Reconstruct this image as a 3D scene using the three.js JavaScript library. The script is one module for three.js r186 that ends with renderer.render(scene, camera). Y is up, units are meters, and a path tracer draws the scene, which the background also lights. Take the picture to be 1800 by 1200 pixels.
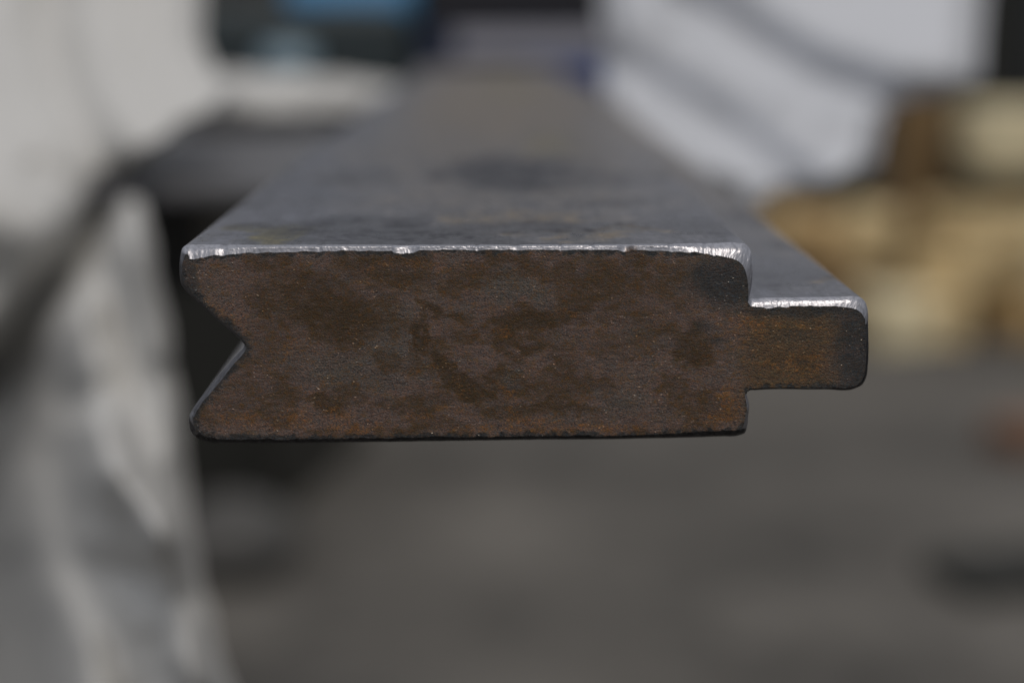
import * as THREE from 'three';
import { mergeGeometries } from 'three/addons/utils/BufferGeometryUtils.js';
import { RoundedBoxGeometry } from 'three/addons/geometries/RoundedBoxGeometry.js';

// ------------------------------------------------------------------ camera, sky, sun, exposure
const rad = THREE.MathUtils.degToRad;
const FOCAL = 3000;                        // focal length in pixels of an 1800 x 1200 picture
const EYE = new THREE.Vector3(0, 0.75, 0.1774);
const scene = new THREE.Scene();
const camera = new THREE.PerspectiveCamera(2 * Math.atan(600 / FOCAL) * 180 / Math.PI, 1024 / 682, 0.02, 60);
camera.rotation.order = 'YXZ';
camera.position.copy(EYE);
camera.rotation.set(rad(-10.94), rad(-0.375), rad(-0.34));
camera.focus = 0.1803;
camera.userData.fStop = 8.8;
camera.updateMatrixWorld(true);

const renderer = new THREE.WebGLRenderer({ antialias: true });
renderer.toneMapping = THREE.LinearToneMapping;
renderer.toneMappingExposure = 0.74;
renderer.shadowMap.enabled = true;

{ // even overcast sky, brighter overhead
  const w = 64, h = 64, d = new Float32Array(w * h * 4);
  for (let j = 0; j < h; j++) for (let i = 0; i < w; i++) {
    const el = ((j + 0.5) / h - 0.5) * Math.PI, s = Math.max(0, Math.sin(el));
    const L = 0.95 * (1 + 2 * s) / 3;
    d.set([L * 0.96, L * 0.985, L * 1.05, 1], (j * w + i) * 4);
  }
  const t = new THREE.DataTexture(d, w, h, THREE.RGBAFormat, THREE.FloatType);
  t.mapping = THREE.EquirectangularReflectionMapping; t.magFilter = t.minFilter = THREE.LinearFilter;
  t.needsUpdate = true;
  scene.background = t; scene.environment = t;
}
const sun = new THREE.DirectionalLight(0xfff4e6, 1.3);
sun.position.set(0.38, 3.0, 0.95); sun.target.position.set(0, 0.6, -0.4);
sun.castShadow = true; sun.shadow.radius = 34; sun.shadow.mapSize.set(2048, 2048);
Object.assign(sun.shadow.camera, { left: -2.5, right: 2.5, top: 3, bottom: -5, near: 0.1, far: 12 });
scene.add(sun, sun.target);

// ------------------------------------------------------------------ helpers
let seed = 7;
function rnd() { seed = (seed * 1664525 + 1013904223) >>> 0; return seed / 4294967296; }
const lerp = (a, b, t) => a + (b - a) * t, clamp = (x, a = 0, b = 1) => Math.min(b, Math.max(a, x));
const sstep = (a, b, x) => { const t = clamp((x - a) / (b - a)); return t * t * (3 - 2 * t); };
function hash(i, j, s) { let h = Math.imul(i, 374761393) + Math.imul(j, 668265263) + Math.imul(s, 974634777) | 0; h = Math.imul(h ^ (h >>> 13), 1274126177); return ((h ^ (h >>> 16)) >>> 0) / 4294967296; }
function vnoise(x, y, s = 0) {
  const i = Math.floor(x), j = Math.floor(y), fx = x - i, fy = y - j;
  const u = fx * fx * fx * (fx * (fx * 6 - 15) + 10), v = fy * fy * fy * (fy * (fy * 6 - 15) + 10);
  return lerp(lerp(hash(i, j, s), hash(i + 1, j, s), u), lerp(hash(i, j + 1, s), hash(i + 1, j + 1, s), u), v);
}
function fbm(x, y, o = 4, s = 0) { let a = 0.5, r = 0, n = 0; for (let k = 0; k < o; k++) { r += a * vnoise(x, y, s + k * 17); n += a; const X = x * 1.62 - y * 1.22 + 11.3; y = x * 1.22 + y * 1.62 + 5.7; x = X; a *= 0.55; } return r / n; }
/** point of the world behind pixel (px, py) of the 1800 x 1200 picture at world depth z */
function at(px, py, z) {
  const d = new THREE.Vector3((px - 900) / FOCAL, (600 - py) / FOCAL, -1).applyQuaternion(camera.quaternion);
  return EYE.clone().addScaledVector(d, (z - EYE.z) / d.z);
}
const depth = (m) => EYE.z - m;             // world z at m metres in front of the eye
/** where the ray of a pixel meets the height y */
function onLevel(px, py, y) {
  const d = new THREE.Vector3((px - 900) / FOCAL, (600 - py) / FOCAL, -1).applyQuaternion(camera.quaternion);
  return EYE.clone().addScaledVector(d, (y - EYE.y) / d.y);
}
const taken = {};
const numbered = (n) => (taken[n] === undefined ? (taken[n] = 0, n) : `${n}_${String(++taken[n]).padStart(3, '0')}`);
function shade(o) { o.traverse((c) => { if (c.isMesh) c.castShadow = c.receiveShadow = true; }); return o; }
function thing(name, label, category, group) {
  const o = new THREE.Group(); o.name = numbered(name); o.userData = { label, category };
  if (group) o.userData.group = group;
  scene.add(o); return o;
}
function part(name, geometry, material, parent) {
  const m = new THREE.Mesh(geometry, material); m.name = name; m.castShadow = m.receiveShadow = true; parent.add(m); return m;
}
function single(name, geometry, material, label, category, group) {
  const m = new THREE.Mesh(geometry, material); m.name = numbered(name); m.castShadow = m.receiveShadow = true;
  m.userData = { label, category }; if (group) m.userData.group = group;
  scene.add(m); return m;
}
function structure(name, geometry, material) {
  const m = new THREE.Mesh(geometry, material); m.name = name; m.castShadow = m.receiveShadow = true; m.userData = { kind: 'structure' }; scene.add(m); return m;
}
function dataTex(w, h, f, srgb, repeat) {
  const d = new Uint8Array(w * h * 4);
  for (let j = 0; j < h; j++) for (let i = 0; i < w; i++) { const c = f(i, j); const k = (j * w + i) * 4; d[k] = clamp(c[0], 0, 255); d[k + 1] = clamp(c[1], 0, 255); d[k + 2] = clamp(c[2], 0, 255); d[k + 3] = 255; }
  const t = new THREE.DataTexture(d, w, h); t.magFilter = THREE.LinearFilter; t.minFilter = THREE.LinearMipmapLinearFilter; t.generateMipmaps = true;
  if (srgb) t.colorSpace = THREE.SRGBColorSpace;
  t.wrapS = t.wrapT = repeat ? THREE.MirroredRepeatWrapping : THREE.ClampToEdgeWrapping; t.needsUpdate = true; return t;
}
const rgb = (r, g, b) => new THREE.Color().setRGB(r, g, b);

// ------------------------------------------------------------------ the ground
{
  const S = 512, N = (x, y, f, s) => { // tiling noise
    const a = x / S, b = y / S; const n = (u, v) => fbm(u * f, v * f, 4, s);
    return lerp(lerp(n(a, b), n(a - 1, b), a), lerp(n(a, b - 1), n(a - 1, b - 1), a), b);
  };
  const conc = dataTex(S, S, (i, j) => {
    const n = N(i, j, 5, 3), g = N(i, j, 60, 9), v = 83 + (n - 0.5) * 100 + (g - 0.5) * 24;
    return [v * 1.035, v, v * 0.945];
  }, true, true);
  conc.repeat.set(1 / 1.9, 1 / 1.9);
  const bump = dataTex(S, S, (i, j) => { const v = 255 * (0.6 * N(i, j, 12, 21) + 0.4 * N(i, j, 90, 27)); return [v, v, v]; }, false, true);
  bump.repeat.set(1 / 1.9, 1 / 1.9);
  const g = new THREE.PlaneGeometry(24, 24, 120, 120); g.rotateX(-Math.PI / 2);
  const p = g.attributes.position, uv = g.attributes.uv;
  for (let i = 0; i < p.count; i++) { const x = p.getX(i), z = p.getZ(i); p.setY(i, (fbm(x * 1.1 + 40, z * 1.1 + 40, 3, 5) - 0.5) * 0.07 - 0.004); uv.setXY(i, x, z); }
  g.computeVertexNormals();
  structure('ground', g, new THREE.MeshStandardMaterial({ map: conc, bumpMap: bump, bumpScale: 0.004, roughness: 0.9 }));
}

// ------------------------------------------------------------------ the steel bar: outline of its end, in picture pixels
const BAR_L = 0.60;
const OUT = [ // [px, py, bevel px (inset of the end face), bevel depth px, part]  part 0 body, 1 tongue
  [322, 434, 20, 22], [340, 432.5, 20, 20], [400, 432, 16, 16], [470, 432, 11, 12], [600, 431.5, 10, 11], [672, 431.5, 9, 10],
  [800, 431.5, 7.5, 9], [950, 431, 8, 10], [1080, 430.5, 8.5, 10], [1150, 430, 10, 11], [1210, 429.5, 14, 14], [1260, 429.5, 19, 19, 0, 1259, 448],
  [1300, 429.6, 24, 24, 0, 1288, 454], [1313, 431.8, 22, 24, 0, 1299, 459], [1320, 437.5, 18, 22, 0, 1306, 466], [1323, 447, 14, 18, 0, 1310.5, 475], [1324, 462, 12, 12, 0, 1313.5, 486], [1324, 485, 10, 8, 0, 1315.5, 500], [1322.5, 505, 8, 7, 0, 1316, 512],
  [1320, 518, 7, 7, 0, 1315.5, 524], [1319, 524, 7, 8, 0, 1315, 531], [1324, 526, 12, 12, 1, 1320, 538], [1345, 525.5, 15, 14, 1, 1345, 540], [1420, 524.5, 14, 13, 1], [1480, 523.5, 15, 13, 1, 1480, 539], [1505, 523, 16, 16, 1, 1497, 541],
  [1517, 525.5, 14, 18, 1, 1507, 544], [1524, 532, 10, 16, 1, 1515, 550], [1527.5, 542, 6, 12, 1, 1521, 560], [1528, 570, 5, 6, 1, 1523, 578], [1527.5, 640, 5, 5, 1], [1525, 664, 7, 8, 1], [1518, 678, 8, 10, 1], [1505, 684.5, 7, 9, 1],
  [1450, 685.5, 4, 6, 1], [1330, 686.5, 4, 5, 1], [1318, 687.5, 3, 4, 1], [1313.5, 692, 3, 4], [1315, 700, 4, 5], [1318, 712, 5, 6], [1317, 730, 6, 7], [1315, 752, 9, 10], [1311, 764, 13, 14], [1300, 768.5, 15, 15],
  [1270, 770, 14, 14], [1200, 772, 12, 12], [1080, 774, 10, 11], [900, 776, 10, 12], [760, 778, 11, 12], [600, 780, 10, 11], [500, 781, 9, 10], [400, 781.5, 11, 12], [365, 781, 13, 14], [347, 776, 16, 16], [334, 766, 14, 16],
  [329.5, 752, 11, 14], [330, 735, 9, 12], [336, 722, 9, 12], [352, 699, 9, 11], [390, 653, 8.5, 10], [418, 621, 7, 8], [427, 611, 5, 6], [428.5, 607, 4, 6], [425, 602, 5, 6], [405, 585, 6, 6], [372, 556, 6, 6], [345, 532, 7, 7], [322, 509, 8, 8], [316, 499, 8, 8],
  [314, 486, 7, 7], [313.5, 465, 6, 8], [315, 446, 10, 14], [317, 438, 16, 20],
];
const PXM = 0.1774 * 1.006 / FOCAL;          // metres per picture pixel on the end face
const loop = [];                              // dense samples { x, y, w, d, t, px, py }
{
  const n = OUT.length, cr = (a, b, c, d, t) => 0.5 * (2 * b + (c - a) * t + (2 * a - 5 * b + 4 * c - d) * t * t + (3 * b - a - 3 * c + d) * t * t * t);
  for (let k = 0; k < n; k++) {
    const A = OUT[(k + n - 1) % n], B = OUT[k], C = OUT[(k + 1) % n], D = OUT[(k + 2) % n];
    const len = Math.hypot(C[0] - B[0], C[1] - B[1]), m = Math.max(2, Math.round(len / 1.8));
    // centripetal-like: limit the tangents so long straight runs do not bulge
    const t0 = Math.hypot(B[0] - A[0], B[1] - A[1]), t2 = Math.hypot(D[0] - C[0], D[1] - C[1]);
    for (let i = 0; i < m; i++) {
      const t = i / m, h00 = 2 * t ** 3 - 3 * t * t + 1, h10 = t ** 3 - 2 * t * t + t, h01 = -2 * t ** 3 + 3 * t * t, h11 = t ** 3 - t * t;
      const mB = [0, 1].map((q) => ((C[q] - B[q]) / len * t0 + (B[q] - A[q]) / t0 * len) / (t0 + len) * len);
      const mC = [0, 1].map((q) => ((D[q] - C[q]) / t2 * len + (C[q] - B[q]) / len * t2) / (t2 + len) * len);
      const px = h00 * B[0] + h10 * mB[0] + h01 * C[0] + h11 * mC[0], py = h00 * B[1] + h10 * mB[1] + h01 * C[1] + h11 * mC[1];
      loop.push({ px, py, inner: B[5] && C[5] ? [lerp(B[5], C[5], t), lerp(B[6], C[6], t)] : null, w: lerp(B[2], C[2], t), d: lerp(B[3], C[3], t), tongue: !!(B[4] && C[4]) || (B[4] && !C[4] && t < 0.5) || (!B[4] && C[4] && t >= 0.5) });
    }
  }
  for (const q of loop) { const p = at(q.px, q.py, 0); q.x = p.x; q.y = p.y; if (q.inner) { const r = at(...q.inner, 0); q.ix = r.x - p.x; q.iy = r.y - p.y; } }
  const N = loop.length;
  loop.forEach((q, i) => { // inward normals, smoothed over a few samples
    let tx = 0, ty = 0; for (let k = 1; k <= 5; k++) { const a = loop[(i + k) % N], b = loop[(i + N - k) % N]; tx += a.x - b.x; ty += a.y - b.y; }
    const l = Math.hypot(tx, ty); q.nx = ty / l; q.ny = -tx / l; // outline runs clockwise on screen: inside is to its right
  });
  // filed by hand: the bevel wanders
  loop.forEach((q, i) => {
    const s = q.px * 0.02 + q.py * 0.031;
    q.w *= (0.72 + 0.36 * fbm(s * 3, i * 0.01, 3, 41) + 0.2 * vnoise(i * 0.11, 3, 42)); q.d *= (0.86 + 0.28 * fbm(s * 2 + 9, i * 0.012, 3, 43));
  });
}
const PXf = (x, y) => { // picture pixel of a point of the end face
  const v = new THREE.Vector3(x, y, 0).sub(EYE).applyQuaternion(camera.quaternion.clone().invert());
  return [900 + FOCAL * v.x / -v.z, 600 - FOCAL * v.y / -v.z];
};
const minX = Math.min(...loop.map((q) => q.x)), maxX = Math.max(...loop.map((q) => q.x)), minY = Math.min(...loop.map((q) => q.y)), maxY = Math.max(...loop.map((q) => q.y));
const BAR_TOP = maxY, BAR_BOTTOM = minY;

const bar = thing('steel_bar', 'long rusty steel bar with V groove down one side and a tongue along the other', 'steel bar');
{
  const N = loop.length, ROWS = 8, nicks = [
    { px: 712, a: 24, low: 5.5, in: 4.5, sharp: 1 }, { px: 1100, a: 13, low: 5, in: 6, rust: 1 }, { px: 1240, a: 4, low: 0.8, in: 0.5 }, { px: 905, a: 10, low: 0.7, in: 0.6 }, { px: 1040, a: 6, low: 0.8, in: 0.4 }, { px: 560, a: 5, low: 0.9, in: 0.6 }, { px: 838, a: 4, low: 0.8, in: 0.6 }, { px: 392, a: 7, low: 1.2, in: 1.0 }, { px: 985, a: 4, low: 1, in: 0.5 }, { px: 1180, a: 6, low: 0.9, in: 0.7 },
  ];
  const rows = [], col = [];
  for (let r = 0; r <= ROWS; r++) {
    const t = r / ROWS;  // 0 at the end face, 1 at the long sides
    const row = [];
    loop.forEach((q, i) => {
      // flat file cut with softened ends
      const flat = q.py > 500 || q.tongue ? 1 : Math.max(1 - sstep(360, 470, q.px), sstep(1150, 1240, q.px));
      const bulge = lerp(0.5, 0.2, flat) * Math.sin(Math.PI * t);
      const back = q.d * PXM * t * (1 - bulge), f = (1 - t) * (1 - bulge);
      const ix = q.inner ? q.ix : q.nx * q.w * PXM, iy = q.inner ? q.iy : q.ny * q.w * PXM;
      let x = q.x + ix * f, y = q.y + iy * f, z = -back;
      const mid = Math.sin(Math.PI * clamp(t * 0.9 + 0.05));
      const rough = (fbm(q.px * 0.16, q.py * 0.16 + r * 0.75, 3, 61) - 0.5) * 1.5 + (vnoise(q.px * 0.45, q.py * 0.45 + r * 1.1, 67) - 0.5) * 0.9;
      const amp = PXM * 0.6 * mid * (0.4 + 1.2 * sstep(0.35, 0.7, fbm(q.px * 0.02, q.py * 0.02, 2, 63)));
      x += q.nx * rough * amp * 0.7; y += q.ny * rough * amp * 0.7; z -= rough * amp * 0.7;
      if (q.py < 480) for (const k of nicks) {
        let u = (q.px - k.px) / k.a; if (Math.abs(u) > 1.25) continue;
        const f = k.sharp ? Math.pow(Math.max(0, 1 - u * u), 0.7) : (k.rust ? (u < 0 ? sstep(-1.25, 0.1, u) : 1 - sstep(0, 1.25, u)) : Math.max(0, 1 - u * u));
        y -= f * PXM * (k.sharp ? lerp(k.low, 1.2, t) : lerp(k.low, 1.5, t)) * (0.8 + 0.4 * vnoise(q.px * 0.3, r * 0.6, 71));
        z -= f * PXM * k.in * Math.sin(Math.PI * (0.15 + 0.7 * t));
      }
      row.push([x, y, z]);
      let c = [1, 1, 1];
      if (q.py < 480 && q.px > 1098 && q.px < 1128) { const f = sstep(1097, 1103, q.px) * (1 - sstep(1108, 1128, q.px)) * (1 - t) * (0.5 + 0.8 * vnoise(q.px * 0.4, r * 0.8, 87)); c = [lerp(1, 0.34, f), lerp(1, 0.22, f), lerp(1, 0.13, f)]; }
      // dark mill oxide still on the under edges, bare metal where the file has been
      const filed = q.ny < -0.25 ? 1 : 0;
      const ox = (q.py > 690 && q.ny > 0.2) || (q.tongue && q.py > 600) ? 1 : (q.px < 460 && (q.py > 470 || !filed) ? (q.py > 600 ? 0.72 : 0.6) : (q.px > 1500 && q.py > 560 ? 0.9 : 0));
      const chip = q.px < 348 && q.py > 722 && q.py < 772 ? 0.5 * sstep(0.5, 0.68, vnoise(q.px * 0.2, q.py * 0.22 + r * 0.4, 83)) : 0;
      const pit = 0.75 + 0.25 * sstep(0.3, 0.55, fbm(q.px * 0.2, q.py * 0.2 + r * 0.9, 3, 73));
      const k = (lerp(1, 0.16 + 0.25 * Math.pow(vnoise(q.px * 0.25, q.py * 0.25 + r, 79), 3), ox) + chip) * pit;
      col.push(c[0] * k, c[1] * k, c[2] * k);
    });
    rows.push(row);
  }
  // end face
  const bShape = rows[0];
  {
    const sh = new THREE.Shape(bShape.filter((_, i) => i % 2 === 0).map((p) => new THREE.Vector2(p[0], p[1])));
    const full = new THREE.Shape(bShape.map((p) => new THREE.Vector2(p[0], p[1])));
    const g = new THREE.ShapeGeometry(full, 1);
    const uv = g.attributes.uv, p = g.attributes.position;
    for (let i = 0; i < p.count; i++) uv.setXY(i, (p.getX(i) - minX) / (maxX - minX), (p.getY(i) - minY) / (maxY - minY));
    bar.userData.endGeometry = g;
  }
  const strip = (fromRows, pick, close) => {
    const pos = [], idx = [], n = fromRows[0].length;
    for (const r of fromRows) for (const p of r) pos.push(...p);
    for (let r = 0; r + 1 < fromRows.length; r++) for (let i = 0; i < n; i++) {
      const j = (i + 1) % n; if (pick && !pick(i)) continue;
      const a = r * n + i, b = r * n + j, c = (r + 1) * n + i, d = (r + 1) * n + j;
      idx.push(a, c, b, b, c, d);
    }
    const g = new THREE.BufferGeometry(); g.setAttribute('position', new THREE.Float32BufferAttribute(pos, 3)); g.setIndex(idx); return g;
  };
  const bev = strip(rows); bev.setAttribute('color', new THREE.Float32BufferAttribute(col, 3)); bev.computeVertexNormals();
  const bevUv = []; for (let r = 0; r <= ROWS; r++) loop.forEach((q) => bevUv.push((q.px + q.py) * 0.0032, r * 0.0065));
  bev.setAttribute('uv', new THREE.Float32BufferAttribute(bevUv, 2));
  bar.userData.bevel = bev;
  // long sides
  const front = rows[ROWS], zs = [0]; for (let k = 1; k <= 44; k++) zs.push(k === 44 ? BAR_L : (BAR_L - 0.003) * Math.max((k / 44) ** 2, 0.0012 * k));
  const side = zs.map((z) => front.map((p, i) => [lerp(p[0], loop[i].x, clamp(z * 100)), lerp(p[1], loop[i].y, clamp(z * 100)), Math.max(p[2] - z, -BAR_L)]));
  const bodyUv = (g) => { const p = g.attributes.position, uv = []; for (let i = 0; i < p.count; i++) uv.push((p.getX(i) - minX) / 0.0602 + (p.getY(i) - maxY) * 3, Math.sqrt(Math.max(0, -p.getZ(i)) / BAR_L)); g.setAttribute('uv', new THREE.Float32BufferAttribute(uv, 2)); return g; };
  const body = bodyUv(strip(side, (i) => !loop[i].tongue)), tongue = bodyUv(strip(side, (i) => loop[i].tongue));
  const cap = (pick) => { // far end
    const pts = loop.filter(pick).filter((_, i) => i % 3 === 0).map((q) => new THREE.Vector2(q.x, q.y));
    const g = new THREE.ShapeGeometry(new THREE.Shape(pts)); g.translate(0, 0, -BAR_L);
    const ix = g.index.array; for (let i = 0; i < ix.length; i += 3) { const t = ix[i]; ix[i] = ix[i + 1]; ix[i + 1] = t; }
    return bodyUv(g);
  };
  const join = (a, b) => { a = a.toNonIndexed ? a : a; const A = a.clone(), B = b.clone(); A.deleteAttribute('normal'); B.deleteAttribute('normal'); const m = mergeGeometries([A, B]); m.computeVertexNormals(); return m; };
  bar.userData.bodyG = join(body, cap((q) => !q.tongue)); bar.userData.tongueG = join(tongue, cap((q) => q.tongue));

  // ---- materials of the bar
  const S2L = (v) => v;
  // end face: thin rust, patchy, over dark steel
  const TW = 2048, TH = 640, W = maxX - minX, Hh = maxY - minY;
  const cw = 256, ch = 80, dist = new Float32Array(cw * ch);   // distance to the bare edge, mm
  const pts = bShape.filter((_, i) => i % 4 === 0);
  for (let j = 0; j < ch; j++) for (let i = 0; i < cw; i++) {
    const x = minX + W * i / (cw - 1), y = minY + Hh * j / (ch - 1); let b = 1e9;
    for (const p of pts) { const q = (p[0] - x) ** 2 + (p[1] - y) ** 2; if (q < b) b = q; }
    dist[j * cw + i] = Math.sqrt(b) * 1000;
  }
  const dAt = (i, j) => { const u = i / (TW - 1) * (cw - 1.001), v = j / (TH - 1) * (ch - 1.001), a = Math.floor(u), b = Math.floor(v), k = b * cw + a; return lerp(lerp(dist[k], dist[k + 1], u - a), lerp(dist[k + cw], dist[k + cw + 1], u - a), v - b); };
  // patches seen on the end: [px, py, rx, ry, turn, strength]
  const BROWN = [[600, 550, 75, 40, 0.1, 1], [560, 500, 60, 25, 0, 0.8], [690, 470, 70, 22, 0.2, 0.7], [655, 550, 22, 30, 0, 0.9], [745, 585, 10, 34, 0.1, 1], [790, 545, 45, 10, 0.3, 0.9], [775, 632, 32, 14, 0.7, 1], [800, 670, 30, 14, 0.9, 1], [838, 690, 34, 10, 0.1, 1.1],
    [940, 562, 75, 18, -0.2, 1.1], [890, 590, 22, 26, 0, 0.9], [930, 605, 60, 10, 0, 0.8], [1010, 540, 60, 14, -0.35, 0.8], [1060, 500, 60, 40, 0.2, 0.7], [980, 478, 50, 16, 0, 0.6], [960, 720, 80, 16, 0, 0.8], [885, 665, 22, 20, 0.5, 0.8], [580, 705, 40, 10, 0, 1], [500, 520, 50, 30, 0, 0.7],
    [700, 720, 40, 12, 0.1, 0.7], [1230, 615, 24, 30, 0.2, 1], [1100, 610, 60, 22, 0, 0.4], [1240, 720, 50, 22, 0, 0.6], [1130, 560, 40, 24, 0.3, 0.5], [480, 600, 30, 50, 0, 0.4], [430, 700, 50, 30, 0, 0.4], [840, 480, 60, 12, 0.1, 0.6], [1180, 500, 50, 30, 0, 0.5]];
  const GREY = [[690, 590, 40, 60, 0.3, 1], [640, 650, 70, 30, 0, 0.8], [550, 640, 60, 26, 0, 0.5], [890, 500, 40, 26, 0, 1], [915, 664, 18, 13, 0.3, 1.4], [960, 525, 30, 14, -0.3, 0.7], [1080, 690, 40, 18, 0.4, 0.6], [760, 500, 40, 30, 0, 0.5], [735, 640, 30, 22, 0, 0.6], [1150, 590, 50, 22, 0.2, 0.5], [760, 712, 26, 9, 0.2, 0.7], [880, 715, 24, 10, 0, 0.5]];
  const STEEL = [[1275, 495, 46, 34, 0, 1.5], [1300, 525, 60, 8, 0, 1], [1246, 575, 14, 9, 0, 0.7], [1265, 603, 12, 5, 0, 0.8], [1528, 600, 44, 100, 0, 1.3], [1440, 546, 120, 9, 0, 1.1], [1500, 560, 34, 22, 0, 0.9], [1400, 590, 30, 10, 0, 0.4], [345, 490, 14, 40, -0.2, 1]];
  const ORANGE = [[685, 458, 10, 4, 0, 1.2], [665, 466, 6, 5, 0, 1.3], [520, 735, 26, 16, 0.2, 0.8], [590, 725, 30, 12, 0.2, 0.9], [625, 752, 50, 9, 0, 0.8], [740, 735, 26, 6, 0, 0.8], [940, 745, 40, 7, 0.1, 1], [900, 700, 10, 30, -0.2, 0.9], [860, 757, 80, 6, 0, 0.7], [1060, 757, 80, 6, 0, 0.8], [1290, 715, 14, 26, 0, 1], [1270, 735, 24, 10, -0.3, 0.8], [390, 540, 20, 12, 0.7, 0.9], [420, 560, 22, 14, 0.5, 0.6], [1330, 580, 40, 22, 0, 0.6], [1420, 640, 60, 16, 0, 0.6], [430, 735, 60, 12, 0.2, 0.6], [520, 610, 16, 14, 0, 0.6], [1015, 552, 8, 4, 0, 1], [885, 582, 12, 8, 0.4, 0.8], [790, 720, 20, 6, 0.2, 0.8], [780, 462, 50, 8, 0.1, 0.5], [990, 545, 16, 8, 0, 0.6], [1500, 650, 30, 16, 0, 0.4]];
  const f0 = PXf(minX, minY), f1 = PXf(maxX, maxY);
  const field = (list, px, py) => { let v = 0; for (const [cx, cy, rx, ry, a, s] of list) { const dx = px - cx, dy = py - cy; if (Math.abs(dx) > 2 * Math.max(rx, ry) || Math.abs(dy) > 2 * Math.max(rx, ry)) continue; const c = Math.cos(a), q = Math.sin(a), u = (dx * c + dy * q) / rx, w = (-dx * q + dy * c) / ry, r = u * u + w * w; if (r < 4) v = Math.max(v, s * (1 - sstep(0, 2.8, r))); } return v; };
  const specks = []; for (let k = 0; k < 5200; k++) { const x = rnd() * TW, y = rnd() * TH, keep = fbm(x * 0.012, y * 0.012, 3, 93); if (rnd() > sstep(0.38, 0.66, keep)) continue; specks.push([x | 0, y | 0, 0.8 + rnd() * 1.0, 0.16 + Math.pow(rnd(), 4) * 1.5, 0.6 + rnd() * 3.5, (rnd() - 0.5) * 1.2]); }
  const spk = new Float32Array(TW * TH);
  for (const [sx, sy, r, s, el, tl] of specks) for (let y = -4; y <= 4; y++) for (let x = -6; x <= 6; x++) { const X = sx + x, Y = sy + y; if (X < 0 || Y < 0 || X >= TW || Y >= TH) continue; const v = s * Math.exp(-(x * x / el + (y - tl * x) ** 2) / (r * r)); const k = Y * TW + X; if (v > spk[k]) spk[k] = v; }
  const scr = new Float32Array(TW * TH);   // scratches
  const scratch = (pl, wpx, s) => { for (let k = 0; k + 1 < pl.length; k++) { const [ax, ay] = pl[k], [bx, by] = pl[k + 1], n = Math.ceil(Math.hypot(bx - ax, by - ay) * 3); for (let i = 0; i <= n; i++) { const px = lerp(ax, bx, i / n), py = lerp(ay, by, i / n), u = (px - f0[0]) / (f1[0] - f0[0]) * TW, v = (py - f0[1]) / (f1[1] - f0[1]) * TH; const R = Math.ceil(wpx * 2); for (let y = -R; y <= R; y++) for (let x = -R; x <= R; x++) { const X = Math.round(u) + x, Y = Math.round(v) + y; if (X < 0 || Y < 0 || X >= TW || Y >= TH) continue; const q = s * Math.exp(-(x * x + y * y) / (wpx * wpx)) * (0.5 + 0.5 * vnoise(px * 0.3, py * 0.3, 91)); const kk = Y * TW + X; if (Math.abs(q) > Math.abs(scr[kk])) scr[kk] = q; } } } };
  scratch([[1302, 605], [1296, 618], [1295, 635]], 1.2, 0.7);
  scratch([[1255, 480], [1275, 480], [1292, 476]], 1.0, 0.6); scratch([[1258, 497], [1280, 496], [1300, 491]], 1.0, 0.6); scratch([[1288, 533], [1318, 533]], 1.0, 0.5);
  scratch([[838, 478], [880, 490], [905, 492]], 1.0, 0.45); scratch([[1070, 652], [1086, 655]], 1.3, -0.8);
  for (let k = 0; k < 130; k++) { const x = 340 + rnd() * 1180, y = 450 + rnd() * 320, l = 8 + rnd() * 45, a = (rnd() - 0.5) * 0.16; scratch([[x, y], [x + l, y + l * a]], 0.7 + rnd() * 0.5, (rnd() < 0.6 ? 1 : -1) * (0.12 + 0.3 * rnd())); }
  for (let k = 0; k < 90; k++) { const x = 1180 + rnd() * 330, y = 540 + rnd() * 140, l = 20 + rnd() * 70; scratch([[x, y], [Math.min(1525, x + l), y + (rnd() - 0.5) * 2]], 0.7, (rnd() < 0.55 ? 1 : -1) * (0.1 + 0.25 * rnd())); }
  const cD = new Uint8Array(TW * TH * 4), rD = new Uint8Array(TW * TH * 4), bD = new Uint8Array(TW * TH * 4);
  for (let j = 0; j < TH; j++) for (let i = 0; i < TW; i++) {
    const px = lerp(f0[0], f1[0], (i + 0.5) / TW), py = lerp(f0[1], f1[1], (j + 0.5) / TH), k = j * TW + i;
    const wx = (fbm(px * 0.03, py * 0.03, 4, 101) - 0.5) * 62, wy = (fbm(px * 0.03, py * 0.03, 4, 131) - 0.5) * 44;
    const jx = (vnoise(px * 0.35, py * 0.5, 141) - 0.5) * 9, jy = (vnoise(px * 0.35, py * 0.5, 147) - 0.5) * 6;
    const X = px + wx + jx, Y = py + wy + jy;
    const big = fbm(px * 0.016, py * 0.022, 4, 151), med = fbm(px * 0.07, py * 0.1, 3, 161);
    const gy = py + 26 * big, an = lerp(0.3, 0.75, sstep(1120, 1260, px)), grain = (1 - an) * fbm(px * 0.36, py * 0.42, 4, 171) + an * (0.6 * vnoise(px * 0.2, gy * 0.7, 173) + 0.4 * vnoise(px * 0.5, gy * 1.1, 177)), fine = hash(i >> 1, j >> 1, 181) * 0.5 + vnoise(px * 0.9, py * 1.3, 187) * 0.5;
    const brush = vnoise(px * 0.035, gy * 0.75, 191);
    let br = clamp(Math.max(field(BROWN, X, Y), sstep(0.5, 0.72, big) * 0.6) * 0.85 + (med - 0.5) * 1.1 + (grain - 0.5) * 1.5);
    let gr = clamp(field(GREY, X, Y) * 0.9 + sstep(0.55, 0.75, 1 - big) * 0.45 + (med - 0.5) * 0.5) * (1 - br);
    let og = clamp(field(ORANGE, px + wx * 0.35 + jx, py + wy * 0.3 + jy) * sstep(0.42, 0.68, grain * 0.5 + fine * 0.3 + med * 0.25) * 1.3 + sstep(0.58, 0.74, grain * 0.55 + med * 0.45) * 0.45);
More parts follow.
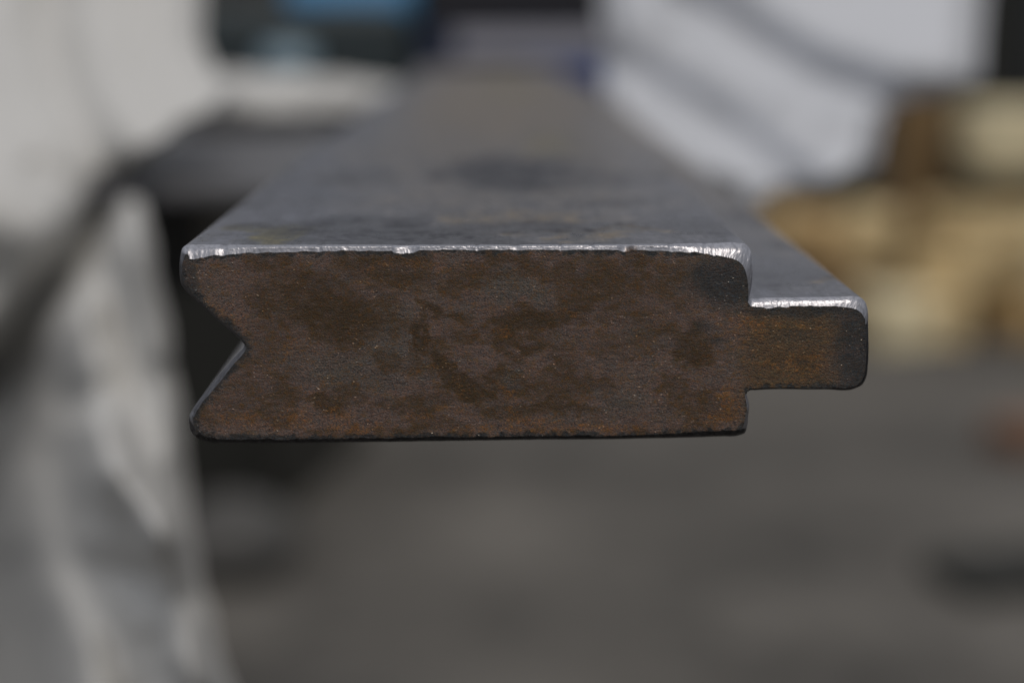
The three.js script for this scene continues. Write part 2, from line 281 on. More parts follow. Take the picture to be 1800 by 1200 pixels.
    // bare dark steel worn clear of rust along the edges, with a ragged border
    const e = dAt(i, j) + (fbm(px * 0.09, py * 0.09, 4, 201) - 0.5) * 1.0;
    const top = py < 470 ? 1 : 0;
    const rim = 1 - sstep(0.12, py < 470 ? 0.55 : (px < 450 ? 0.85 : (px > 1430 ? 0.9 : 0.42)), e);
    let st = clamp(Math.max(rim, field(STEEL, px + wx * 0.5, py + wy * 0.4) * (0.5 + brush * 0.4 + (grain - 0.5) * 1.1 + (med - 0.5) * 0.8)));
    const tan = px > 1285 ? clamp(0.75 * sstep(1285, 1340, px + wx * 0.6) * (1 - sstep(1440, 1520, px + wx))) * (0.6 + 0.5 * brush) : 0;
    let c = [106, 87, 79];
    const mix = (q, t) => { c = [lerp(c[0], q[0], t), lerp(c[1], q[1], t), lerp(c[2], q[2], t)]; };
    mix([91, 88, 82], gr * 0.7); mix([63, 46, 23], br * 0.97); mix([86, 66, 38], tan); mix([132, 86, 40], og * 0.52); mix([60, 61, 62], st * 0.88);
    const m = 0.26 + 0.82 * grain + 0.62 * fine + (brush - 0.5) * 0.22 + (med - 0.5) * 0.25;
    const s = spk[k], q = scr[k];
    const hue = (vnoise(px * 0.5, py * 0.7, 211) - 0.5) * 0.26;
    cD[k * 4] = clamp(c[0] * m * (1 + hue) * (1 + q * 0.5) + s * 92, 0, 255); cD[k * 4 + 1] = clamp(c[1] * m * (1 + q * 0.5) + s * 84, 0, 255); cD[k * 4 + 2] = clamp(c[2] * m * (1 - hue * 0.8) * (1 + q * 0.5) + s * 74, 0, 255); cD[k * 4 + 3] = 255;
    const ro = 255 * clamp(0.62 - 0.1 * gr + 0.1 * br - 0.16 * st + (grain - 0.5) * 0.3 - s * 0.25);
    const me = 255 * clamp(st * 0.35 + gr * 0.1 + s * 0.6);
    rD[k * 4] = 0; rD[k * 4 + 1] = ro; rD[k * 4 + 2] = me; rD[k * 4 + 3] = 255;
    const b = 255 * clamp(0.35 * grain + 0.3 * fine * (1 - st * 0.6) + 0.14 * (1 - br) + 0.12 * med + 0.05 * brush + s * 0.25 - Math.abs(q) * 0.12 - 0.06 * sstep(0.56, 0.7, fbm(px * 0.16, py * 0.2, 3, 231)) * (1 - st));
    bD[k * 4] = bD[k * 4 + 1] = bD[k * 4 + 2] = b; bD[k * 4 + 3] = 255;
  }
  const mk = (d, srgb) => { const t = new THREE.DataTexture(d, TW, TH); t.magFilter = THREE.LinearFilter; t.minFilter = THREE.LinearMipmapLinearFilter; t.generateMipmaps = true; if (srgb) t.colorSpace = THREE.SRGBColorSpace; t.needsUpdate = true; return t; };
  const rmap = mk(rD);
  const rust = new THREE.MeshStandardMaterial({ map: mk(cD, true), roughnessMap: rmap, metalnessMap: rmap, roughness: 1, metalness: 1, bumpMap: mk(bD), bumpScale: 0.00026 });
  const filedBump = dataTex(256, 256, (i, j) => { const v = 255 * (0.5 * hash(i >> 1, j >> 1, 221) + 0.5 * vnoise(i * 0.2, j * 0.35, 223)); return [v, v, v]; }, false, true);
  const filed = new THREE.MeshStandardMaterial({ color: rgb(0.37, 0.37, 0.40), metalness: 1, roughness: 0.36, vertexColors: true, bumpMap: filedBump, bumpScale: 0.000028 });

  // long faces: ground steel with heat and oil stains; u across (60 mm), v along
  const SW = 640, SH = 1280;
  const onTop = (px, py, rx, ry, s) => { const p = onLevel(px, py, maxY), q = onLevel(px + rx, py, maxY), f = onLevel(px, py - ry, maxY); return [p.x, p.z, Math.abs(q.x - p.x), Math.abs(f.z - p.z), s]; };
  const DARK = [onTop(880, 303, 105, 22, 3.2), onTop(900, 300, 130, 24, 1.0), onTop(640, 312, 50, 12, 0.7), onTop(1090, 312, 60, 12, 0.6), onTop(600, 398, 130, 16, 0.85), onTop(760, 410, 150, 14, 0.85), onTop(980, 395, 120, 9, 0.8), onTop(1060, 352, 60, 7, 0.6), onTop(700, 385, 40, 8, 0.6), onTop(1200, 398, 80, 12, 0.4), onTop(880, 424, 200, 5, 0.6), onTop(640, 424, 130, 5, 0.6)];
  const WARM = [onTop(890, 210, 230, 62, 0.75), onTop(900, 378, 160, 14, 0.9), onTop(1040, 405, 90, 12, 0.9), onTop(840, 235, 160, 20, 0.8), onTop(960, 245, 60, 12, 0.9), onTop(880, 175, 170, 40, 1.2), onTop(880, 135, 150, 20, 1.2), onTop(950, 385, 110, 8, 0.7), onTop(700, 260, 120, 20, 0.4)];
  const YEL = [onTop(490, 411, 75, 14, 1.3), onTop(970, 250, 50, 14, 0.7), onTop(900, 150, 60, 12, 0.6)];
  const fz = (list, x, z) => { let v = 0; for (const [cx, cz, rx, rz, s] of list) { const r = ((x - cx) / rx) ** 2 + ((z - cz) / rz) ** 2; if (r < 4) v = Math.max(v, s * (1 - sstep(0.1, 1.9, r))); } return v; };
  const tsc = new Float32Array(SW * SH);   // scratches and grit on the top
  for (let n = 0; n < 420; n++) {
    const x0 = rnd() * 60, z0 = rnd() * rnd() * 160, len = 1 + rnd() * rnd() * 16, a = (rnd() < 0.6 ? 0 : Math.PI / 2) + (rnd() - 0.5) * 0.9, s = (rnd() < 0.5 ? 1 : -1) * (0.25 + 0.6 * rnd()), grit = rnd() < 0.35;
    const m = grit ? 2 : Math.ceil(len * 14);
    for (let q = 0; q <= m; q++) { const xx = x0 + (grit ? 0.05 : len) * Math.cos(a) * q / m, zz = z0 + (grit ? 0.05 : len) * Math.sin(a) * q / m; if (zz <= 0 || zz >= 599) continue; const I = Math.floor(xx / 60.2 * SW), J = Math.floor(Math.sqrt(zz / 600) * SH); for (let dj = 0; dj < (grit ? 2 : 1); dj++) for (let di = 0; di < (grit ? 2 : 1); di++) if (I + di >= 0 && I + di < SW && J + dj < SH) tsc[(J + dj) * SW + I + di] = grit ? Math.abs(s) * 1.4 : s; }
  }
  const tc = new Uint8Array(SW * SH * 4), tr = new Uint8Array(SW * SH * 4), tb = new Uint8Array(SW * SH * 4);
  for (let j = 0; j < SH; j++) for (let i = 0; i < SW; i++) {
    const x = minX + (i + 0.5) / SW * 0.0602, z = -(((j + 0.5) / SH) ** 2) * BAR_L, k = (j * SW + i) * 4;
    const mx = x * 1000, mz = z * 1000;
    const wx = (fbm(mx * 0.2, mz * 0.12, 4, 301) - 0.5) * 0.016, wz = (fbm(mx * 0.2, mz * 0.12, 4, 311) - 0.5) * 0.03 * clamp(0.3 - z * 4);
    const mott = fbm(mx * 0.6, mz * 0.45, 5, 321), fine = fbm(mx * 2.2, mz * 1.6, 2, 331), brush = vnoise(mx * 5, mz * 0.08, 341);
    const d = clamp(fz(DARK, x + wx, z + wz) * (0.5 + (mott - 0.42) * 2.6 + (fine - 0.5) * 1.2)), w = clamp(fz(WARM, x + wx, z + wz) * (0.75 + (mott - 0.5) * 2)), y = clamp(fz(YEL, x + wx, z + wz) * (0.8 + (mott - 0.5) * 2));
    let c = [132, 133, 143]; const mix = (q, t) => { c = [lerp(c[0], q[0], t), lerp(c[1], q[1], t), lerp(c[2], q[2], t)]; };
    mix([142, 124, 100], w * 0.8); mix([136, 124, 78], y * 0.75); mix([52, 52, 60], d * 0.9);
    const m = (0.86 + 0.24 * mott + 0.26 * (fine - 0.5) + 0.1 * (brush - 0.5)) * (1 + 0.35 * tsc[j * SW + i]);
    tc[k] = clamp(c[0] * m, 0, 255); tc[k + 1] = clamp(c[1] * m, 0, 255); tc[k + 2] = clamp(c[2] * m, 0, 255); tc[k + 3] = 255;
    tr[k] = 0; tr[k + 1] = 255 * clamp(0.32 + 0.06 * d + 0.08 * w + (mott - 0.5) * 0.2); tr[k + 2] = 255; tr[k + 3] = 255;
    tb[k] = tb[k + 1] = tb[k + 2] = 255 * clamp(0.45 * fine + 0.25 * brush + 0.25 * mott + 0.25 * tsc[j * SW + i]); tb[k + 3] = 255;
  }
  const mk2 = (d, srgb) => { const t = new THREE.DataTexture(d, SW, SH); t.magFilter = THREE.LinearFilter; t.minFilter = THREE.LinearMipmapLinearFilter; t.generateMipmaps = true; t.wrapS = t.wrapT = THREE.MirroredRepeatWrapping; if (srgb) t.colorSpace = THREE.SRGBColorSpace; t.needsUpdate = true; return t; };
  const tmap = mk2(tr);
  const steel = new THREE.MeshStandardMaterial({ map: mk2(tc, true), roughnessMap: tmap, roughness: 1, metalness: 1, bumpMap: mk2(tb), bumpScale: 0.00002 });

  const { endGeometry, bevel, bodyG, tongueG } = bar.userData;
  for (const n of ['endGeometry', 'bevel', 'bodyG', 'tongueG']) delete bar.userData[n];
  part('body', bodyG, steel, bar);
  part('tongue', tongueG, steel, bar).userData.label = 'square steel tongue stepped in from the top and bottom';
  part('end_face', endGeometry, rust, bar).userData.label = 'flat sawn end brown with rust';
  part('filed_edge', bev, filed, bar).userData.label = 'bright filed bevel with two nicks round the end';
}

// ------------------------------------------------------------------ bench: thin steel plate on a frame, reaching out of the picture
const BENCH_Y = BAR_BOTTOM;
const benchFront = onLevel(340, 322, BENCH_Y).z, benchRight = 0.066, benchBack = -1.25;
{
  const b = thing('workbench', 'low bench with thin grey steel plate top under the rusty bar', 'workbench');
  const bt = dataTex(256, 256, (i, j) => { const n = fbm(i * 0.03, j * 0.03, 4, 401), v = 92 + (n - 0.5) * 70; return [v, v, v * 1.03]; }, true, true);
  const m = new THREE.MeshStandardMaterial({ map: bt, roughness: 0.62, metalness: 0.2 });
  const frame = new THREE.MeshStandardMaterial({ color: rgb(0.03, 0.03, 0.03), roughness: 0.6 });
  const left = -1.3, th = 0.006;
  const g = new RoundedBoxGeometry(benchRight - left, th, benchFront - benchBack, 2, 0.002);
  g.translate((benchRight + left) / 2, BENCH_Y - th / 2 - 0.0002, (benchFront + benchBack) / 2);
  part('plate_top', g, m, b);
  for (const z of [benchFront - 0.12, benchBack + 0.1]) {
    const r = new RoundedBoxGeometry(1.2, 0.04, 0.04, 2, 0.003); r.translate(-0.7, BENCH_Y - th - 0.0202, z); part('rail', r, frame, b);
    for (const x of [-0.32, -1.22]) { const hgt = BENCH_Y - th - 0.0402; const l = new RoundedBoxGeometry(0.04, hgt, 0.04, 2, 0.003); l.translate(x, hgt / 2 - 0.003, z); part('leg', l, frame, b); }
  }
}

// ------------------------------------------------------------------ cloth
const clothMap = dataTex(512, 512, (i, j) => {
  const v = 204 - 10 * hash(i, j, 5) - 6 * vnoise(i * 0.9, j * 0.15, 501);   // even off-white weave, one tone all over
  return [v, v * 0.996, v * 0.982];
}, true, true);
const clothMat = new THREE.MeshStandardMaterial({ map: clothMap, roughness: 0.95, side: THREE.DoubleSide });
const whiteMap = dataTex(256, 256, (i, j) => { const n = fbm(i * 0.02, j * 0.02, 4, 531), v = 204 - sstep(0.55, 0.8, n) * 18 - hash(i, j, 6) * 6; return [v * 0.972, v * 0.984, v * 1.01]; }, true, true);
const whiteMat = new THREE.MeshStandardMaterial({ map: whiteMap, roughness: 0.9, side: THREE.DoubleSide });
function segDist(px, py, pl) { let b = 1e9; for (let k = 0; k + 1 < pl.length; k++) { const [ax, ay] = pl[k], [bx, by] = pl[k + 1], dx = bx - ax, dy = by - ay, t = clamp(((px - ax) * dx + (py - ay) * dy) / (dx * dx + dy * dy)); b = Math.min(b, Math.hypot(px - ax - dx * t, py - ay - dy * t)); } return b; }
/** signed distance to a polyline: negative above / left of its direction */
function segSide(px, py, pl) { let b = 1e9, s = 1; for (let k = 0; k + 1 < pl.length; k++) { const [ax, ay] = pl[k], [bx, by] = pl[k + 1], dx = bx - ax, dy = by - ay, t = clamp(((px - ax) * dx + (py - ay) * dy) / (dx * dx + dy * dy)), d = Math.hypot(px - ax - dx * t, py - ay - dy * t); if (d < b) { b = d; s = Math.sign(dx * (py - ay) - dy * (px - ax)) || 1; } } return b * s; }
const interp = (tab, y) => { if (y <= tab[0][0]) return tab[0][1]; for (let k = 0; k + 1 < tab.length; k++) if (y <= tab[k + 1][0]) { const t = (y - tab[k][0]) / (tab[k + 1][0] - tab[k][0]); return lerp(tab[k][1], tab[k + 1][1], t * t * (3 - 2 * t)); } return tab[tab.length - 1][1]; };
const linear = (tab, y) => { if (y <= tab[0][0]) return tab[0][1]; for (let k = 0; k + 1 < tab.length; k++) if (y <= tab[k + 1][0]) return lerp(tab[k][1], tab[k + 1][1], (y - tab[k][0]) / (tab[k + 1][0] - tab[k][0])); return tab[tab.length - 1][1]; };
const eased = (tab, y) => { let r = 0; for (let k = -4; k <= 4; k++) r += linear(tab, y + k * 22); return r / 9; };
function sheet({ x0, x1, y0, y1, nu, nv, base, thick, uvScale }) {
  const P = []; for (let j = 0; j <= nv; j++) for (let i = 0; i <= nu; i++) {
    const py = lerp(y0, y1, j / nv), px = lerp(x0(py), x1(py), i / nu);
    P.push(at(px, py, depth(base(px, py, i / nu, j / nv))));
  }
  const n = P.length, pos = [], uv = [], idx = [], W = nu + 1;
  const g0 = new THREE.BufferGeometry(); g0.setAttribute('position', new THREE.Float32BufferAttribute(P.flatMap((p) => [p.x, p.y, p.z]), 3));
  const quads = []; for (let j = 0; j < nv; j++) for (let i = 0; i < nu; i++) quads.push([j * W + i, (j + 1) * W + i, j * W + i + 1, (j + 1) * W + i + 1]);
  g0.setIndex(quads.flatMap(([a, b, c, d]) => [a, b, c, c, b, d])); g0.computeVertexNormals();
  const nn = g0.attributes.normal;
  for (const s of [0, 1]) P.forEach((p, k) => { pos.push(p.x - nn.getX(k) * thick * s, p.y - nn.getY(k) * thick * s, p.z - nn.getZ(k) * thick * s); uv.push(p.x / uvScale + p.z / uvScale, p.y / uvScale); });
  for (const [a, b, c, d] of quads) { idx.push(a, b, c, c, b, d); idx.push(a + n, c + n, b + n, c + n, d + n, b + n); }
  const rim = (a, b) => idx.push(a, b, a + n, b, b + n, a + n);
  for (let i = 0; i < nu; i++) { rim(i + 1, i); rim(nv * W + i, nv * W + i + 1); }
  for (let j = 0; j < nv; j++) { rim(j * W, (j + 1) * W); rim((j + 1) * W + nu, j * W + nu); }
  const g = new THREE.BufferGeometry(); g.setAttribute('position', new THREE.Float32BufferAttribute(pos, 3)); g.setAttribute('uv', new THREE.Float32BufferAttribute(uv, 2)); g.setIndex(idx); g.computeVertexNormals(); return g;
}
const gauss = (d, w) => Math.exp(-((d / w) ** 2));
{ // the dirty white cloth hanging over the bench's front, beside the bar
  const xr = [[-80, 356], [70, 354], [115, 372], [160, 425], [190, 405], [225, 335], [285, 246], [330, 246], [450, 270], [600, 298], [750, 320], [880, 332], [1000, 352], [1100, 378], [1260, 420]];
  // valleys and ridges only move the mesh back or forward; the folds are real geometry
  const valleys = [ // [polyline, width px, depth m]
    [[[218, 325], [120, 460], [20, 610], [-80, 710]], 40, 0.036], [[[60, 640], [20, 760], [-40, 860]], 60, 0.014], [[[235, 320], [150, 330], [60, 300]], 30, 0.006],
    [[[130, 700], [110, 820], [120, 960], [190, 1110], [220, 1240]], 38, 0.014], [[[250, 700], [200, 690], [140, 720]], 30, 0.007], [[[300, 980], [230, 1010], [170, 1000]], 40, 0.008], [[[330, 1050], [270, 1140], [250, 1240]], 30, 0.007],
    [[[90, -60], [80, 60], [110, 160], [170, 270]], 46, 0.016], [[[250, -60], [262, 60], [235, 150]], 34, 0.006], [[[-60, 150], [20, 250], [110, 330]], 60, 0.007], [[[20, 1000], [60, 1150], [70, 1260]], 40, 0.01], [[[180, 470], [200, 560], [240, 640]], 30, 0.006]];
  const ridges = [[[[225, 330], [245, 470], [275, 620]], 34, 0.012], [[[178, 750], [205, 815]], 50, 0.022], [[[255, 880], [285, 945]], 46, 0.024], [[[285, 700], [300, 800]], 26, 0.008], [[[285, 920], [320, 1050], [350, 1200]], 36, 0.012], [[[150, 560], [160, 640], [170, 740]], 34, 0.006], [[[40, 860], [60, 950], [60, 1050]], 60, 0.008], [[[150, -40], [180, 100], [200, 200]], 50, 0.006], [[[30, -40], [20, 100]], 50, 0.006]];
  const g = sheet({
    x0: () => -170, x1: (y) => interp(xr, y), y0: -80, y1: 1260, nu: 90, nv: 220, thick: 0.0012, uvScale: 0.16,
    base: (px, py, u) => {
      let d = eased([[-80, 0.60], [120, 0.52], [250, 0.445], [330, 0.43], [600, 0.405], [900, 0.36], [1260, 0.31]], py);
      for (const [pl, w, a] of valleys) d += 1.35 * a * gauss(segDist(px, py, pl), w);
      for (const [pl, w, a] of ridges) d -= 1.3 * a * gauss(segDist(px, py, pl), w);
      d += (fbm(px * 0.006, py * 0.004, 3, 551) - 0.5) * 0.016 + (fbm(px * 0.03, py * 0.03, 2, 561) - 0.5) * 0.002;
      d += 0.14 * sstep(520, 1250, py) * sstep(200, -60, px) + 0.03 * sstep(560, 700, py) * sstep(170, 20, px) + 0.02 * sstep(380, 520, py) * sstep(150, -60, px);
      for (const [cx, cy, w, a] of [[196, 800, 56, 0.026], [268, 920, 48, 0.026], [232, 420, 22, 0.010], [300, 1090, 40, 0.014]]) d -= a * sstep(cy - 75, cy + 50, py) * (1 - sstep(cy + 50, cy + 150, py)) * gauss(px - cx - (py - cy) * 0.3, w);
      d += 0.022 * sstep(0.9, 1.0, u) ** 2;
      return d;
    },
  });
  single('draped_cloth', g, clothMat, 'dirty off-white cloth hanging in deep folds over the front of the bench', 'cloth');
}
{ // roll of the same cloth lying on the plate
  const A = onLevel(320, 228, BENCH_Y), B = onLevel(752, 204, BENCH_Y); const nu = 60, nv = 36, pos = [], uv = [], idx = [];
  const rr = (t) => Math.max(0.0015, Math.pow(Math.max(0, Math.sin(Math.PI * clamp(t * 0.94 + 0.05))), 0.45) * lerp(1.12, 0.8, t));
  for (let i = 0; i <= nu; i++) for (let j = 0; j <= nv; j++) {
    const t = i / nu, a = j / nv * Math.PI * 2, c = A.clone().lerp(B, t), k = rr(t) * (1 + (fbm(t * 5 + 3, Math.sin(a) * 1.2 + Math.cos(a) * 0.7 + 5, 2, 601) - 0.5) * 0.6);
    const hgt = 0.0112 * k, dep = 0.026 * k;
    pos.push(c.x + (i === 0 || i === nu ? 0 : Math.sin(a * 3 + t * 9) * 0.001), BENCH_Y + Math.max(0.0003, hgt * (0.9 + Math.sin(a))), c.z + Math.cos(a) * dep * (Math.cos(a) > 0 ? 1.6 : 1)); uv.push(t * 0.8, j / nv * 0.4);
  }
  for (let i = 0; i < nu; i++) for (let j = 0; j < nv; j++) { const a = i * (nv + 1) + j, b = a + 1, c = a + nv + 1, d = c + 1; idx.push(a, b, c, b, d, c); }
  const g = new THREE.BufferGeometry(); g.setAttribute('position', new THREE.Float32BufferAttribute(pos, 3)); g.setAttribute('uv', new THREE.Float32BufferAttribute(uv, 2)); g.setIndex(idx); g.computeVertexNormals();
  single('rolled_cloth', g, clothMat, 'small lumpy roll of white cloth lying on the grey plate', 'cloth');
}
{ // clean white sheet heaped on the bench at the other side of the bar, three big folds
  const xr = [[-80, 1735], [140, 1724], [162, 1690], [186, 1575], [210, 1553], [285, 1540], [312, 1500], [330, 1385], [345, 1350], [375, 1338], [392, 1322]];
  const v1 = [[1190, -10], [1228, 16], [1320, 72], [1440, 138], [1569, 180], [1740, 196]], v2 = [[1070, 108], [1146, 152], [1260, 218], [1350, 282], [1400, 318]];
  const g = sheet({
    x0: (y) => interp([[-80, 1052], [150, 1064], [260, 1075], [392, 1090]], y), x1: (y) => interp(xr, y), y0: -80, y1: 392, nu: 150, nv: 130, thick: 0.0015, uvScale: 0.2,
    base: (px, py, u, v) => {
      let d = eased([[-80, 0.66], [392, 0.46]], py);
      for (const [pl, a, w] of [[v1, 0.036, 48], [v2, 0.024, 36]]) { const s = segSide(px, py, pl); d += s < 0 ? a * gauss(s, w) : a * gauss(s, 20); d += s > 0 ? -0.012 * gauss(s - 50, 40) : 0; }
      d += (fbm(px * 0.006, py * 0.008, 3, 651) - 0.5) * 0.008 + 0.04 * sstep(0.9, 1, u) ** 2 + 0.03 * sstep(0.08, 0, u) ** 2;
      return d;
    },
  });
  single('folded_sheet', g, whiteMat, 'clean white sheet heaped in three broad diagonal folds beside the tongue', 'sheet');
}

// ------------------------------------------------------------------ things standing on the bench behind the bar
{ // hand tool with a blue body
  const t = thing('hand_tool', 'blue and black hand tool lying behind the rolled white cloth', 'hand tool');
  const blue = new THREE.MeshStandardMaterial({ color: rgb(0.03, 0.18, 0.36), roughness: 0.45 }), black = new THREE.MeshStandardMaterial({ color: rgb(0.026, 0.038, 0.042), roughness: 0.6 }), pale = new THREE.MeshStandardMaterial({ color: rgb(0.2, 0.28, 0.33), roughness: 0.4, metalness: 0.3 });
  const z = depth(0.98), c = at(560, 70, z), floorY = BENCH_Y, px = 0.98 / FOCAL;
  const lathe = (pts) => { const g = new THREE.LatheGeometry(pts.map((p) => new THREE.Vector2(p[0], p[1])), 28); g.rotateZ(Math.PI / 2); return g; };
  const body = lathe([[0.001, -0.055], [0.019, -0.052], [0.024, -0.03], [0.021, 0.01], [0.024, 0.045], [0.017, 0.056], [0.001, 0.057]]); body.scale(0.72, 1, 1); body.translate(at(632, 20, z).x, at(600, 24, z).y, z); part('motor_housing', body, blue, t);
  const head = new RoundedBoxGeometry(0.12, 0.05, 0.05, 3, 0.012); head.translate(at(545, 70, z).x, floorY + 0.0252, z + 0.004); part('grip', head, black, t);
  const knob = lathe([[0.001, -0.016], [0.011, -0.014], [0.013, 0], [0.011, 0.014], [0.001, 0.016]]); knob.translate(at(520, 108, z).x, at(520, 112, z).y, z + 0.036); part('end_knob', knob, pale, t);
}
{ // dark box with a pale band
  const t = thing('tool_case', 'dark navy tool case with pale grey band standing behind the bar', 'tool case');
  const navy = new THREE.MeshStandardMaterial({ color: rgb(0.014, 0.022, 0.055), roughness: 0.5 }), dark = new THREE.MeshStandardMaterial({ color: rgb(0.014, 0.014, 0.02), roughness: 0.6 }), grey = new THREE.MeshStandardMaterial({ color: rgb(0.36, 0.36, 0.41), roughness: 0.6 }), strip = new THREE.MeshStandardMaterial({ color: rgb(0.012, 0.05, 0.22), roughness: 0.5 });
  const zf = depth(0.95), l = at(738, 60, zf).x, r = at(1075, 60, zf).x, w = r - l, cx = (l + r) / 2, yb = BENCH_Y, yMid = at(900, 98, zf).y, yTop = at(900, 48, zf).y, top = at(900, -70, zf).y;
  const bx = (x0, x1, y0, y1, z0, z1, rr) => { const g = new RoundedBoxGeometry(x1 - x0, y1 - y0, z1 - z0, 3, rr); g.translate((x0 + x1) / 2, (y0 + y1) / 2, (z0 + z1) / 2); return g; };
  part('case_body', bx(l, r, yb + 0.0002, yTop, zf - 0.12, zf, 0.004), navy, t);
  part('lid', bx(l - 0.001, r + 0.001, yTop + 0.0005, top, zf - 0.121, zf + 0.001, 0.004), dark, t);
  part('front_panel', bx(at(800, 60, zf).x, r - 0.004, yMid, yTop - 0.002, zf - 0.002, zf + 0.003, 0.001), grey, t);
  part('base_strip', bx(at(930, 60, zf).x, r - 0.004, at(900, 170, zf).y, at(900, 108, zf).y, zf - 0.002, zf + 0.004, 0.001), strip, t);
}

// ------------------------------------------------------------------ on the ground behind
const woodTex = (a, b, s) => dataTex(128, 256, (i, j) => { const n = fbm(i * 0.16, j * 0.02, 4, s), t = sstep(0.3, 0.7, n), k = 0.85 + 0.3 * fbm(i * 0.03, j * 0.03, 3, s + 5); return [0, 1, 2].map((q) => lerp(a[q], b[q], t) * k); }, true, true);
const woods = [woodTex([222, 202, 160], [204, 180, 132], 701), woodTex([204, 176, 128], [176, 146, 100], 711), woodTex([134, 112, 80], [110, 88, 58], 721), woodTex([234, 224, 190], [220, 204, 164], 731), woodTex([84, 68, 42], [66, 52, 30], 741), woodTex([44, 36, 22], [34, 27, 16], 751)].map((m) => new THREE.MeshStandardMaterial({ map: m, roughness: 0.85 }));
function chunk(w, h, d, s) { // split piece of wood: uneven block with softened edges
  const g = new RoundedBoxGeometry(w, h, d, 3, Math.min(w, h, d) * 0.14), p = g.attributes.position;
  for (let i = 0; i < p.count; i++) {
    const x = p.getX(i), y = p.getY(i), z = p.getZ(i);
    p.setXYZ(i, x * (1 + 0.16 * (vnoise(y * 9 + s, z * 9, s) - 0.5)) + 0.1 * w * (vnoise(z * 7 + s, y * 7, s + 1) - 0.5), y * (1 + 0.3 * (vnoise(x * 8 + s, z * 8 + 3, s + 2) - 0.5)), z + 0.12 * d * (vnoise(x * 7, y * 7 + s, s + 3) - 0.5));
  }
  g.computeVertexNormals(); return g;
}
{
  const heap = 'wood offcuts heaped on the ground';
  // [px of its middle, metres from the eye, bottom height, width, height, length, tone, yaw, roll]
  const pieces = [
    [1335, 3.95, -0.006, 0.17, 0.10, 0.30, 4, 0.3, 0], [1455, 3.9, -0.006, 0.15, 0.11, 0.30, 2, -0.4, 0], [1560, 3.85, -0.006, 0.15, 0.13, 0.26, 3, 0.2, 0], [1655, 3.9, -0.006, 0.13, 0.13, 0.30, 0, -0.2, 0], [1760, 3.95, -0.006, 0.15, 0.10, 0.30, 1, 0.5, 0], [1880, 3.95, -0.006, 0.16, 0.11, 0.30, 0, 0.1, 0],
    [1350, 4.0, 0.088, 0.16, 0.10, 0.28, 4, -0.3, 0], [1440, 4.0, 0.10, 0.16, 0.09, 0.28, 2, 0.4, 0], [1570, 4.0, 0.118, 0.18, 0.06, 0.26, 4, 0.25, 0], [1700, 3.95, 0.115, 0.20, 0.10, 0.28, 0, -0.5, 0.1], [1840, 3.95, 0.095, 0.20, 0.12, 0.28, 3, 0.3, 0],
    [1400, 4.05, 0.185, 0.13, 0.09, 0.26, 1, 0.5, 0.1], [1530, 4.0, 0.172, 0.12, 0.12, 0.24, 0, -0.3, -0.1], [1720, 3.95, 0.205, 0.17, 0.10, 0.26, 0, 0.2, 0.06], [1850, 4.0, 0.205, 0.16, 0.10, 0.26, 3, -0.3, 0],
    [1745, 4.10, 0.295, 0.24, 0.10, 0.2, 5, 0.1, 0], [1778, 3.98, 0.390, 0.21, 0.135, 0.30, 3, -0.1, 0.03],
  ];
  const LABELS = [
'dark brown offcut on the ground at the bench end of the heap',
'grey-brown offcut on the ground beside the darkest low offcut',
'pale offcut on the ground in the middle of the heap',
'tan offcut on the ground beside the low pale one',
'orange-brown offcut on the ground below the tan pieces',
'tan offcut on the ground at the outer end of the heap',
'dark brown offcut in the second layer at the bench end',
'grey-brown offcut in the second layer under the orange-brown top one',
'thin dark brown offcut in the second layer over the low pale one',
'tan tilted offcut in the second layer between thin dark and pale ones',
'pale offcut in the second layer at the outer end',
'orange-brown offcut on top of the heap nearest the white sheet',
'tan offcut on top of the heap beside the upright timber',
'tan offcut in the third layer under the flat dark board',
'pale offcut in the third layer at the outer end'
];
  pieces.forEach(([px, d, y, w, h, l, tone, yaw, roll], k) => {
    const c = at(px, 400, depth(d)); let label = LABELS[k];
    if (k === pieces.length - 1) label = 'pale squared wood block topmost on the heap of offcuts';
    if (k === pieces.length - 2) label = 'dark brown wood offcut directly under the topmost pale block';
    const m = single('wood_offcut', chunk(w, h, l, k * 7 + 3), woods[tone], label, 'wood', heap);
    m.position.set(c.x, y + h / 2, c.z); m.rotation.set(0, yaw, roll);
  });
  { const c = at(1612, 300, depth(4.22)); const m = single('timber_post', chunk(0.13, 0.66, 0.13, 77), woods[2], 'upright brown timber standing at the back of the wood heap', 'timber'); m.position.set(c.x, 0.325, c.z); }
}
{ // black painted cabinet, its front corner and one side seen under the bar
  const t = thing('steel_cabinet', 'black steel cabinet standing on the ground under and behind the bench', 'cabinet');
  const black = new THREE.MeshStandardMaterial({ color: rgb(0.016, 0.016, 0.013), roughness: 0.55 }), grey = new THREE.MeshStandardMaterial({ color: rgb(0.07, 0.07, 0.07), roughness: 0.5, metalness: 0.6 });
  const a = onLevel(488, 925, 0), b = onLevel(650, 778, 0); const yaw = Math.atan2(b.x - a.x, -(b.z - a.z)), len = Math.hypot(b.x - a.x, b.z - a.z);
  t.position.set(a.x, 0, a.z); t.rotation.y = -yaw;
  const w = 0.75, h = 0.62; const box = (x0, x1, y0, y1, z0, z1, r) => { const g = new RoundedBoxGeometry(x1 - x0, y1 - y0, z1 - z0, 2, r); g.translate((x0 + x1) / 2, (y0 + y1) / 2, (z0 + z1) / 2); return g; };
  part('carcass', box(-w, 0, -0.01, h, -len, 0, 0.006), black, t);
  for (const k of [0, 1]) { const d = part('door', box(-w + 0.02 + k * 0.36, -w + 0.37 + k * 0.36, 0.04, h - 0.03, 0.0005, 0.016, 0.004), black, t); part('handle', box(-w + (k ? 0.40 : 0.33), -w + (k ? 0.415 : 0.345), 0.28, 0.4, 0.017, 0.034, 0.004), grey, d); }
}
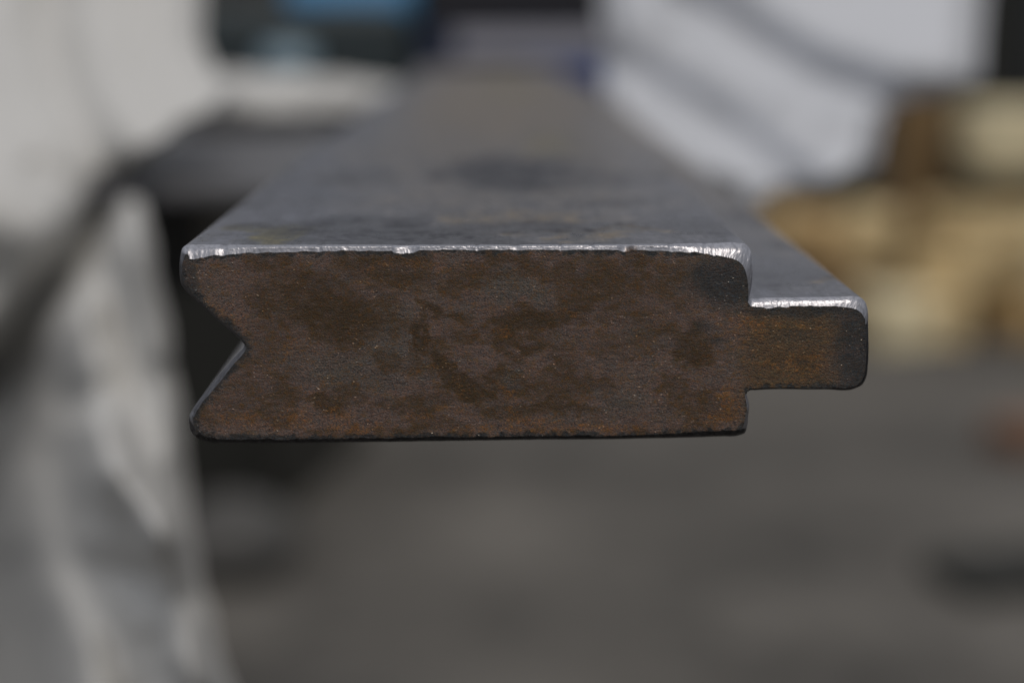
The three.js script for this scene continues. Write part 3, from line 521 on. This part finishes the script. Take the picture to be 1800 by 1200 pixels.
{ // grey sack in front of it
  const c = onLevel(418, 985, 0); const g = new THREE.SphereGeometry(1, 40, 28), p = g.attributes.position;
  for (let i = 0; i < p.count; i++) { const x = p.getX(i), y = p.getY(i), z = p.getZ(i), k = 1 + 0.22 * (fbm(x * 2 + 4, z * 2 + y * 1.5 + 4, 3, 801) - 0.5); p.setXYZ(i, x * 0.085 * k, Math.max(-0.035, y * 0.06 * k) + 0.031, z * 0.1 * k); }
  g.computeVertexNormals();
  const m = single('grey_sack', g, new THREE.MeshStandardMaterial({ color: rgb(0.085, 0.083, 0.08), roughness: 0.95 }), 'small slumped grey sack on the ground before the black cabinet', 'sack');
  m.position.copy(c);
}
{ // beside the right edge of the picture
  const c = onLevel(1822, 800, 0); const g = chunk(0.13, 0.065, 0.10, 91);
  const m = single('brick_fragment', g, new THREE.MeshStandardMaterial({ color: rgb(0.17, 0.095, 0.06), roughness: 0.9 }), 'reddish brown broken brick lying on the ground', 'brick'); m.position.set(c.x, 0.028, c.z - 0.03); m.rotation.y = 0.5;
  const d = onLevel(1800, 1040, 0); const g2 = new RoundedBoxGeometry(0.26, 0.028, 0.15, 3, 0.01), p = g2.attributes.position;
  for (let i = 0; i < p.count; i++) p.setY(i, p.getY(i) + 0.006 * Math.sin(p.getX(i) * 22) * Math.cos(p.getZ(i) * 14));
  g2.computeVertexNormals();
  const n = single('rubber_slab', g2, new THREE.MeshStandardMaterial({ color: rgb(0.02, 0.02, 0.017), roughness: 0.8 }), 'black rubber slab lying flat on the ground', 'rubber slab'); n.position.set(d.x + 0.03, 0.012, d.z - 0.06); n.rotation.y = 0.25;
}
{ // dark boarded wall that closes the yard, with a black post
  const wall = thing('board_wall', 'dark weathered board wall closing the yard', 'wall');
  const m = [0, 1, 2].map((k) => new THREE.MeshStandardMaterial({ color: rgb(0.03 + 0.006 * k, 0.03 + 0.005 * k, 0.026), roughness: 0.85 }));
  const z = -5.4; for (let k = 0; k < 34; k++) { const b = new RoundedBoxGeometry(0.172, 1.75, 0.025, 1, 0.004); b.translate(-3 + k * 0.18, 0.868, z + (k % 2) * 0.008); part('board', b, m[(k * 7) % 3], wall); }
  const c = at(1792, 80, depth(4.5)); const g = new RoundedBoxGeometry(0.14, 1.25, 0.14, 2, 0.008); g.translate(c.x + 0.01, 0.62, c.z);
  single('black_post', g, new THREE.MeshStandardMaterial({ color: rgb(0.012, 0.014, 0.014), roughness: 0.6 }), 'black square post standing upright behind the wood heap', 'post');
}
renderer.render(scene, camera);
